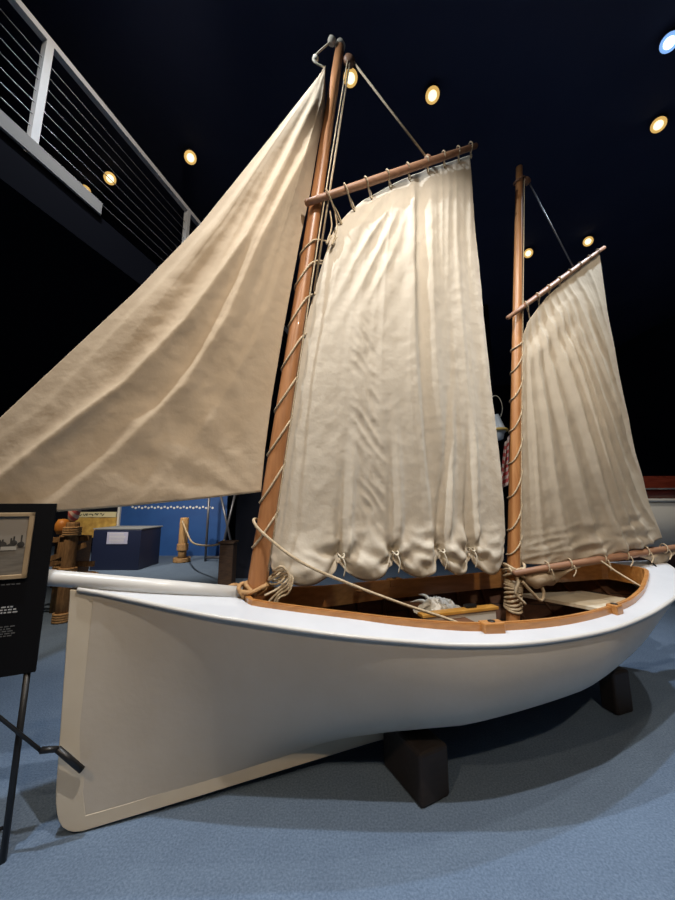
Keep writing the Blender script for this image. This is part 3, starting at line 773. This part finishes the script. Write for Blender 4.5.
# ------------------------------------------------------------------ things in and under the boat
Mb = Matrix.Translation(BOAT_L) @ Matrix.Rotation(BOAT_R, 4, 'Z')
def W(s, w, z): return Mb @ Vector((s, -w, z))
# crumpled white bundle on the floor of the cockpit
bm = bmesh.new(); g = []
for i in range(41):
    row = []
    for j in range(33):
        u, v = i / 40 - .5, j / 32 - .5
        x = u * .34 * (1 + .35 * noise.noise(Vector((v * 7, 1.5, 2)))); y = v * .17 * (1 + .4 * noise.noise(Vector((u * 7, 3.5, 2))))
        hgt = max(0, 1 - 3.2 * (u * u + v * v)) * .055
        z = hgt * (1 + 1.1 * ridge(u * 4 + v * 2, v * 5 - u * 2, 61.)) + .012 * ridge(u * 11 + v * 6, v * 9, 63.) * (hgt / .055)
        row.append(bm.verts.new((x + .03 * noise.noise(Vector((u * 6, v * 6, 9))), y, max(.004, z + .02 * hgt))))
    g.append(row)
for p_, q_ in zip(g, g[1:]):
    for j in range(32): bm.faces.new((p_[j], q_[j], q_[j + 1], p_[j + 1]))
for d, zz in (((-.20, .05), .05), ((-.16, -.05), .02), ((.18, .04), .03), ((-.10, .09), .09)):
    tube(bm, spline([(d[0] * .2, d[1] * .2, .05), (d[0] * .6, d[1] * .6, .05 + zz * .6), (d[0], d[1], .02 + zz)], 5), [.016, .017, .016, .015, .014, .012, .010, .008, .006, .004, .002], 5)
o = link('cloth_bundle', bm, M['white'])
o.matrix_world = Matrix.Translation(W(2.26, -.16, .684)) @ Matrix.Rotation(BOAT_R, 4, 'Z')
tag(o, 'crumpled white cloth bundle on the case inside the boat', 'cloth')

# keel blocks
def block(s, w0, w1, z1, ls, label, turn=0.):
    root = bmesh.new(); box(root, (0, 0, 0), (ls, abs(w1 - w0), z1), .018)
    o = link('keel_block', root, M['timber'], None, False)
    p = W(s, (w0 + w1) / 2, 0); o.location = (p.x, p.y, z1 / 2); o.rotation_euler = (0, 0, BOAT_R + turn)
    return tag(o, label, 'block', 'keel blocks under the boat')
block(1.80, .065, .42, .255, .20, 'dark timber block under the middle of the white hull', math.radians(9))
block(3.64, .075, .20, .30, .18, 'dark timber block under the stern end of the white hull')

# ------------------------------------------------------------------ information panel on easel, left edge
PR = Vector((-1.475, 1.80, 0)); yaw = math.radians(24)
sign = empty('information_easel', (PR.x, PR.y, 0), yaw, 'black information panel with old harbour photograph on a black easel', 'sign')
bm = bmesh.new(); box(bm, (-.40, 0, 1.17), (.80, .018, .81), .002); link('panel', bm, M['black_panel'], sign, False)
def spx(x, z): return (x, z)
pic = bmesh.new(); box(pic, (-.38, -.0105, 1.37), (.56, .003, .285)); pic_o = link('photograph', pic, M['photo_sky'], sign, False)
tag(pic_o, 'sepia photograph of boats on calm water')
bm = bmesh.new(); box(bm, (-.38, -.0125, 1.295), (.56, .002, .135)); link('water', bm, M['photo_water'], pic_o, False)
bm = bmesh.new(); rr = random.Random(5)
for k in range(26):
    x = -.64 + .53 * (k + rr.random() * .6) / 26; h = rr.uniform(.012, .05)
    lathe(bm, [(.002, -.001), (rr.uniform(.010, .02), -.0005), (rr.uniform(.01, .02), .0005), (.002, .001)], (x, -.0145, 1.36 + rr.uniform(-.012, .022)), 10, (0, 1, 0))
    box(bm, (x, -.0145, 1.37 + h / 2), (.006, .001, h))
link('boats', bm, M['photo_dark'], pic_o, False)
for x in (-.56, -.42, -.27, -.165):
    bm = bmesh.new(); box(bm, (x, -.016, 1.357), (.06, .001, .018), 0); link('boat_hull', bm, M['photo_pale'], pic_o, False)
bm = bmesh.new()
for c, d in (((-.38, -.015, 1.52), (.60, .014, .02)), ((-.38, -.015, 1.22), (.60, .014, .02)), ((-.67, -.015, 1.37), (.02, .014, .32)), ((-.09, -.015, 1.37), (.02, .014, .32))): box(bm, c, d, .003)
tag(link('picture_frame', bm, M['gold'], sign, False), 'thin dull gold picture frame')
rr = random.Random(11)
def textrows(name, z0, rows, h, m, x0=-.68, x1=-.105):
    bm = bmesh.new(); z = z0
    for k in range(rows):
        x = x0; end = x1 - rr.uniform(0, .02)
        while x < end:
            l = rr.uniform(.006, .02); box(bm, (x + l / 2, -.0098, z), (l, .001, h)); x += l + .005
        z -= h * 2.1
    return link(name, bm, m, sign, False)
textrows('caption', 1.185, 1, .005, M['textgrey'])
textrows('text_block', 1.08, 3, .006, M['textwhite'])
textrows('text_block', .99, 5, .005, M['textgrey'])
for x in (-.035, -.765):
    bm = bmesh.new(); tube(bm, [(x, .012, .80), (x + .01, -.02, .0)], .014, 8)
    tube(bm, [(x, .022, .79), (x, .022, 1.5)], .010, 8); link('leg', bm, M['black'], sign)
bm = bmesh.new(); tube(bm, [(-.035, -.012, .13), (-.765, -.012, .13)], .008, 6); link('cross_bar', bm, M['black'], sign)
iW = (Matrix.Translation(sign.location) @ Matrix.Rotation(yaw, 4, 'Z')).inverted()
t0, t1, t2, t3 = iW @ W(.085, .070, .225), iW @ W(-.02, .085, .345), iW @ W(-.075, .09, .345), iW @ W(-.65, .04, .86)
bm = bmesh.new(); tube(bm, [t3, t2], .008, 8); tube(bm, [t2 + (t3 - t2) * .02, t1], [.014, .013], 10); rl = link('rear_leg', bm, M['black'], sign)
bm = bmesh.new(); tube(bm, [t1, t0], .0145, 12); link('rubber_foot', bm, M['black'], rl)

# ------------------------------------------------------------------ display behind the bow
# navy display case with slanted pale label
cz = empty('display_case', (-5.35, 8.9, 0), 0, 'navy display case with a pale label, seen under the jib', 'display case')
bm = bmesh.new(); box(bm, (0, 0, .47), (1.16, .95, .94), .01); link('body', bm, M['navy'], cz, False)
bm = bmesh.new(); box(bm, (0, .02, .965), (1.2, .99, .03), .006); link('top', bm, M['seabed'], cz, False)
lb = bmesh.new(); box(lb, (.02, -.482, .75), (.5, .012, .28)); lbo = link('label_plate', lb, M['paper'], cz, False)
bm = bmesh.new(); rr = random.Random(2)
for k in range(7): 
    l = .40 - rr.random() * .05; box(bm, (.02 - (.40 - l) / 2, -.49, .855 - .033 * k), (l, .003, .012))
link('lettering', bm, M['rail'], lbo, False)
# blue wall panel behind the case
bp_ = empty('blue_exhibit_wall', (-5.1, 10.75, 0), 0, 'bright blue exhibit wall with a row of white dots behind navy case', 'exhibit wall')
bm = bmesh.new(); box(bm, (.0, 0, 1.2), (3.3, .08, 2.4)); link('panel', bm, M['bluewall'], bp_, False)
bm = bmesh.new()
for k in range(26): lathe(bm, [(.034, 0), (.034, .01)], (-1.3 + .1 * k, -.04, 1.47 - .03 * (k % 2)), 10, (0, -1, 0))
link('dots', bm, M['white'], bp_, False)
bm = bmesh.new(); box(bm, (-1.68, -.05, 1.2), (.07, .12, 2.4)); link('post', bm, M['white'], bp_, False)
# dark upright panel and brown crate right of the stump
o = bmesh.new(); box(o, (0, 0, 1.4), (.75, .12, 2.8), .01)
dp = link('partition', o, M['wallm'], None, False); dp.location = (-1.85, 7.6, 0); tag(dp, 'dark upright partition left of the main mast foot', 'partition')
cr = empty('wooden_post', (-2.05, 6.56, 0), 0, 'square brown wooden post holding the rope end near the partition', 'post')
bm = bmesh.new(); box(bm, (0, 0, .42), (.26, .26, .84), .02); link('shaft', bm, M['crate'], cr, False)
bm = bmesh.new(); box(bm, (0, 0, .86), (.3, .3, .04), .01); link('cap', bm, M['crate'], cr, False)
# rope-wrapped stump
st = empty('piling', (-4.25, 9.58, 0), 0, 'tan wooden piling with rope wrapping holding the barrier rope', 'piling')
bm = bmesh.new(); lathe(bm, [(.10, 0), (.11, .3), (.12, .7), (.115, 1.15), (.10, 1.19)], (0, 0, 0), 14); link('trunk', bm, M['stump'], st)
bm = bmesh.new()
for k in range(5): tube(bm, [(.13 * math.cos(a), .13 * math.sin(a), .33 + .035 * k) for a in [2 * PI * i / 16 for i in range(16)]], .022, 6, closed=True)
link('rope_wrap', bm, M['rope_tan'], st); bm = bmesh.new()
for k in range(3): tube(bm, [(.2 * math.cos(a), .2 * math.sin(a), .03 + .035 * k) for a in [2 * PI * i / 16 for i in range(16)]], .025, 6, closed=True)
tag(link('rope_wrap', bm, M['rope_tan'], st), 'tan rope turns')
o = bmesh.new(); tube(o, spline([(-4.25, 9.45, 1.1), (-3.9, 9.0, .82), (-3.4, 8.2, .66), (-2.8, 7.5, .68), (-2.35, 6.9, .78), (-2.16, 6.62, .88)], 8), .02, 7)
tag(link('barrier_rope', o, M['rope']), 'pale rope sagging between tan piling and brown post', 'rope')
# angled tripod-like frame behind the rope
fr = empty('pipe_frame', (-3.1, 9.7, 0), 0, 'dark grey braced pipe frame behind the barrier rope', 'frame')
for a, b_ in (((-.55, 0, 0), (-.55, 0, 2.2)), ((-.25, 0, 1.9), (.25, 0, .1)), ((.2, 0, 1.9), (-.15, 0, .1)), ((.5, 0, 0), (.5, 0, 2.2)), ((-.55, 0, 2.1), (.5, 0, 2.1)), ((-.55, 0, .1), (.5, 0, .1))):
    bm = bmesh.new(); tube(bm, [a, b_], .035, 8); link('pipe', bm, M['cable'], fr)

# yellow panel
yp = empty('yellow_panel', (-7.45, 10.6, 0), 0, 'yellow exhibit panel with a cream heading strip, left of navy case', 'panel')
bm = bmesh.new(); box(bm, (0, 0, .86), (1.3, .05, .62)); link('picture', bm, M['yellow'], yp, False)
bm = bmesh.new(); box(bm, (0, -.03, 1.24), (1.3, .05, .16)); hs = link('heading', bm, M['cream'], yp, False)
bm = bmesh.new(); x = -.5; rr = random.Random(8)
while x < .35:
    pts = [(x + .05 * k / 2 + rr.uniform(-.01, .01), -.062, 1.235 + rr.uniform(-.035, .045)) for k in range(6)]
    tube(bm, spline(pts, 4), .010, 5); x += .17
link('lettering', bm, M['ink'], hs)
for x in (-.6, .6):
    bm = bmesh.new(); box(bm, (x, .03, .28), (.06, .05, .56)); link('leg', bm, M['navy'], yp, False)
# little dock: pilings, rails, buoys and crate left of the boat
def pile(name, x, y, h, r, label, wraps):
    e = empty(name, (x, y, 0), 0, label, 'piling', 'dock pilings beside the bow')
    bm = bmesh.new(); lathe(bm, [(r * 1.02, 0), (r, .3), (r * .97, h - .03), (r * .85, h)], (0, 0, 0), 14); link('trunk', bm, M['wood_pile'], e)
    for z in wraps:
        bm = bmesh.new()
        for k in range(4): tube(bm, [(r * 1.12 * math.cos(a), r * 1.12 * math.sin(a), z + .03 * k) for a in [2 * PI * i / 16 for i in range(16)]], .018, 6, closed=True)
        link('rope_wrap', bm, M['rope_tan'], e)
    return e
pile('piling', -3.72, 4.86, 1.32, .085, 'tallest rope-wrapped wooden piling beside the bow', (.6, .02, 1.15))
pile('piling', -3.5, 4.98, .62, .085, 'short wooden piling right of the tallest piling', (.5, .02))
pile('piling', -4.15, 5.3, 1.1, .085, 'wooden piling behind the information panel edge', (.55,))
dk = empty('dock_rails', (-3.9, 5.15, 0), 0, 'wooden dock rails nailed across the pilings', 'rail')
for a, b_ in (((-.5, -.1, .72), (.4, -.1, .72)), ((-.5, -.1, 1.04), (.3, -.1, 1.08)), ((-.35, -.2, .72), (.35, -.24, 1.0))):
    bm = bmesh.new(); bar_between(bm, a, b_, .04, .07, (0, 1, 0)); bmesh.ops.recalc_face_normals(bm, faces=bm.faces); link('board', bm, M['wood_pile'], dk, False)
bm = bmesh.new(); lathe(bm, [(.01, -.11), (.06, -.1), (.09, -.04), (.09, .04), (.06, .1), (.01, .11)], (0, 0, 0), 14)
o = link('fishing_float', bm, M['orange']); o.location = (-3.92, 4.93, 1.25); tag(o, 'orange rounded float hung on the dock rail', 'float')
bm = bmesh.new(); uvl = bm.loops.layers.uv.new()
lathe(bm, [(.02, -.16), (.06, -.13), (.075, 0), (.06, .13), (.02, .16)], (0, 0, 0), 14)
for f in bm.faces:
    for l in f.loops: l[uvl].uv = (0, l.vert.co.z * 3 + .5 + l.vert.co.x * 3)
o = link('striped_buoy', bm, M['buoy']); o.location = (-3.72, 4.86, 1.485); o.rotation_euler = (0, .08, 0); tag(o, 'red and white striped buoy on top of the tallest piling', 'buoy')
ck = empty('wooden_crate', (-5.22, 6.9, 0), 0, 'dark brown wooden crate behind the pilings', 'crate')
bm = bmesh.new(); box(bm, (0, 0, .47), (.42, .4, .94), .01); link('body', bm, M['crate'], ck, False)
for z in (.1, .5, .86):
    bm = bmesh.new(); box(bm, (0, -.21, z), (.45, .03, .09), .005); link('slat', bm, M['wood_pile'], ck, False)

# ------------------------------------------------------------------ things behind the mizzen
# launch at the right edge
ln = empty('motor_launch', (6.1, 5.9, 0), 0, 'white launch with a dark red mahogany top behind the mizzen sail', 'boat')
def launch_half(x): return .75 * math.sqrt(max(0, 1 - abs((x - .3) / 2.9) ** 2.6)) if x < .3 else .75 * (1 - .25 * ((x - .3) / 2.9) ** 2)
def launch_part(name, zlo, zhi, inl, inh, m):
    bm = bmesh.new(); rows = []
    n = 40
    for i in range(n + 1):
        x = -2.55 + 4.7 * i / n; h = launch_half(x)
        rows.append([bm.verts.new((x, y, z)) for y, z in ((-max(h - inl, .01), zlo), (-max(h - inh, .01), zhi), (max(h - inh, .01), zhi), (max(h - inl, .01), zlo))])
    for a, b_ in zip(rows, rows[1:]):
        for k in range(4): bm.faces.new((a[k], a[(k + 1) % 4], b_[(k + 1) % 4], b_[k]))
    bm.faces.new(rows[0]); bm.faces.new(list(reversed(rows[-1])))
    bmesh.ops.recalc_face_normals(bm, faces=bm.faces); return link(name, bm, m, ln)
launch_part('bottom', .42, .93, .45, .06, M['dark_bottom'])
launch_part('topsides', .93, 1.62, .06, .0, M['white_boat'])
launch_part('bulwark', 1.64, 2.0, .0, .06, M['mahogany'])
launch_part('sheer_moulding', 1.60, 1.65, -.02, -.02, M['white_boat'])
launch_part('rail_moulding', 1.79, 1.81, -.015, -.02, M['chrome'])
for x in (-1.3, 1.3):
    bm = bmesh.new(); box(bm, (x, 0, .23), (.25, .9, .46), .01); link('cradle', bm, M['timber'], ln, False)
# flag on a pole
fl = empty('flag', (2.60, 4.9, 0), 0, 'red and white striped flag with a blue corner hanging between the masts', 'flag')
bm = bmesh.new(); tube(bm, [(0, 0, 0), (0, 0, 2.72)], .018, 8); lathe(bm, [(.14, 0), (.14, .03), (.03, .05)], (0, 0, 0), 16); link('pole', bm, M['black'], fl)
bm = bmesh.new(); uvl = bm.loops.layers.uv.new(); g = []
for j in range(31):
    row = []
    for i in range(31):
        u, v = i / 30, j / 30
        # drooping cloth gathered by its weight
        x = -.02 - .28 * u * (.35 + .65 * v) ; z = 2.64 - .72 * v - .18 * u
        y = .05 * math.sin(u * 16 + v * 3) * (.3 + u)
        row.append((bm.verts.new((x, y, z)), u, v))
    g.append(row)
for j in range(30):
    for i in range(30):
        q = (g[j][i], g[j][i + 1], g[j + 1][i + 1], g[j + 1][i]); f = bm.faces.new([k[0] for k in q])
        for l, k in zip(f.loops, q): l[uvl].uv = (k[1], 1 - k[2])
fo = link('cloth', bm, M['flag'], fl); sm = fo.modifiers.new('thickness', 'SOLIDIFY'); sm.thickness = .004
# hanging lantern on a dark post
lp = empty('lantern_post', (2.50, 5.3, 0), 0, 'tall dark post with a short arm behind the main sail edge', 'post')
bm = bmesh.new(); box(bm, (0, 0, 2.45), (.09, .09, 4.9), .01); lathe(bm, [(.2, 0), (.2, .04), (.06, .06)], (0, 0, 0), 16); link('shaft', bm, M['slab'], lp, False)
bm = bmesh.new(); tube(bm, [(0, 0, 3.28), (.06, -.1, 3.28)], .012, 6); link('arm', bm, M['slab'], lp)
lt = empty('lantern', (2.52, 5.2, 2.55), 0, 'white conical lantern with a wire hoop beside the main sail leech', 'lantern')
bm = bmesh.new(); lathe(bm, [(.02, 0), (.07, .02), (.09, .10), (.13, .16), (.10, .22), (.05, .36), (.03, .42)], (0, 0, 0), 18); link('body', bm, M['glass_white'], lt)
bm = bmesh.new(); tube(bm, [(.10 * math.cos(a), 0, .54 + .19 * math.sin(a)) for a in [2 * PI * i / 24 for i in range(24)]], .007, 6, closed=True); link('hoop', bm, M['rope_white'], lt)
bm = bmesh.new(); lathe(bm, [(.14, 0), (.15, .02), (.14, .04)], (0, 0, .14), 18); link('band', bm, M['yellow'], lt)

# ------------------------------------------------------------------ ceiling spotlights
def fixture(x, y, z, cool, label, r=.06, tilt=None):
    e = empty('ceiling_spotlight', (x, y, z), 0, label, 'spotlight', 'ceiling spotlights')
    ax = (Vector((0.3, 1.2, 1.6)) - Vector((x, y, z))).normalized() if tilt is None else Vector(tilt).normalized()
    bm = bmesh.new(); c = Vector((0, 0, -.06))
    lathe(bm, [(r * .7, -.04), (r * 1.4, -.02), (r * 1.45, .06), (r * 1.32, .06), (r * 1.32, .045)], c, 18, ax); link('can', bm, M['black'], e)
    bm = bmesh.new(); lathe(bm, [(r * 1.3, .050), (r * 1.15, .068), (r * .6, .068)], c, 18, ax); link('glow_ring', bm, M['halo_cool'] if cool else M['halo'], e)  # glowing ring imitating the lamp's bloom, not a fitting
    bm = bmesh.new(); lathe(bm, [(r * .8, .066), (r * .7, .078), (r * .3, .082)], c, 18, ax); link('lens', bm, M['lens_cool'] if cool else M['lens'], e)
    bm = bmesh.new(); tube(bm, [(0, 0, 0), (0, 0, -.05)], .015, 8); link('stem', bm, M['black'], e)
    return e
LT = [((190, 153), 'warm spotlight on the ceiling between balcony rail and jib'), ((110, 174), 'warm spotlight seen through the balcony cables'),
      ((82, 182), 'small warm spotlight seen just above the balcony toe board'), ((350, 72), 'warm spotlight glowing beside the main mast head'),
      ((432, 90), 'warm spotlight on the ceiling above the main gaff'), ((658, 120), 'warm spotlight on the ceiling below the blue-white one'),
      ((668, 36), 'bluish white spotlight at the right edge of the ceiling'), ((588, 238), 'warm spotlight just above the mizzen gaff tip'), ((528, 250), 'warm spotlight right of the mizzen mast')]
POS = [(-2.0, 3.9), (-3.29, 4.2), (-3.80, 4.40), (.14, 3.03), (1.09, 3.19), (3.98, 3.5), (3.38, 2.74), (4.49, 5.39), (3.58, 5.68)]
for (p, lab), (x, y) in zip(LT, POS):
    fixture(x * 1.0, y * 1.0, ZC, 'bluish' in lab, lab)

def spot(loc, tgt, power, c, size=60, blend=.6, rad=.06):
    l = bpy.data.lights.new('spot_lamp', 'SPOT'); l.energy = power; l.color = c; l.spot_size = math.radians(size); l.spot_blend = blend; l.shadow_soft_size = rad
    o = bpy.data.objects.new('spot_lamp', l); COL.objects.link(o); o.location = loc
    o.rotation_euler = (Vector(tgt) - Vector(loc)).to_track_quat('-Z', 'Y').to_euler(); return o
WARM = (1, .80, .56); NEUT = (1, .90, .76); COOL = (.70, .84, 1)
# hall spots above and behind the camera, some unseen and added
spot((.8, .2, 6.1), (.9, 2.2, .8), 600, (1, .945, .88), 80, .7, .05)
spot((1.6, -2.7, 6.0), (1.3, 2.6, 1.6), 400, WARM, 62, .7, .1)  # unseen front fill, added to brighten hull and sails
spot((-2.6, -2.4, 6.0), (-.4, 2.2, 1.6), 290, (1, .74, .47), 62, .7, .1)  # second unseen fill, added for warm light from the left front
spot((-1.44, 1.24, 6.1), (-.1, 2.3, 2.4), 620, (.84, .92, 1), 104, .8, .04)  # unseen spot, added to rake across the jib folds
spot((3.38, 2.74, 6.0), (2.4, 2.8, .9), 460, COOL, 75, .7, .05)
spot((4.3, 2.1, 6.0), (2.3, 3.1, 2.2), 230, NEUT, 60, .8, .05)  # unseen spot, added so the mizzen folds catch side light
spot((-.2, 3.6, 6.0), (-.4, 4.6, 0), 200, NEUT, 90, .8, .08)
spot((-.6, 1.0, 6.0), (-2.2, 3.5, 4.6), 120, NEUT, 80, .8, .05)  # unseen spot, added to brighten the balcony railing
# exhibit lamps under the balcony
spot((-5.6, 6.2, 3.5), (-6, 10.6, 1.0), 420, NEUT, 90, .8)
spot((-3.6, 7.4, 3.5), (-4.3, 9.3, .2), 380, NEUT, 90, .8)
spot((-3.9, 3.6, 3.5), (-3.7, 5.0, .6), 190, WARM, 70, .8)
spot((3.98, 3.5, 6.0), (5.6, 5.2, 1.2), 200, NEUT, 60, .8)

w = bpy.data.worlds.new('hall'); sc.world = w; w.use_nodes = True
w.node_tree.nodes['Background'].inputs[0].default_value = (.5, .55, .75, 1); w.node_tree.nodes['Background'].inputs[1].default_value = .02

# ------------------------------------------------------------------ camera
cam = bpy.data.cameras.new('camera'); co = bpy.data.objects.new('camera', cam); COL.objects.link(co)
co.location = (0, 0, 1.575); co.rotation_euler = (math.radians(99), 0, 0)
cam.sensor_fit = 'VERTICAL'; cam.sensor_height = 36; cam.lens = 36 * 338 / 900; cam.clip_start = .05
sc.camera = co
sc.view_settings.view_transform = 'Standard'; sc.view_settings.look = 'None'; sc.view_settings.gamma = 1; sc.view_settings.exposure = 0
sc.view_settings.use_curve_mapping = False
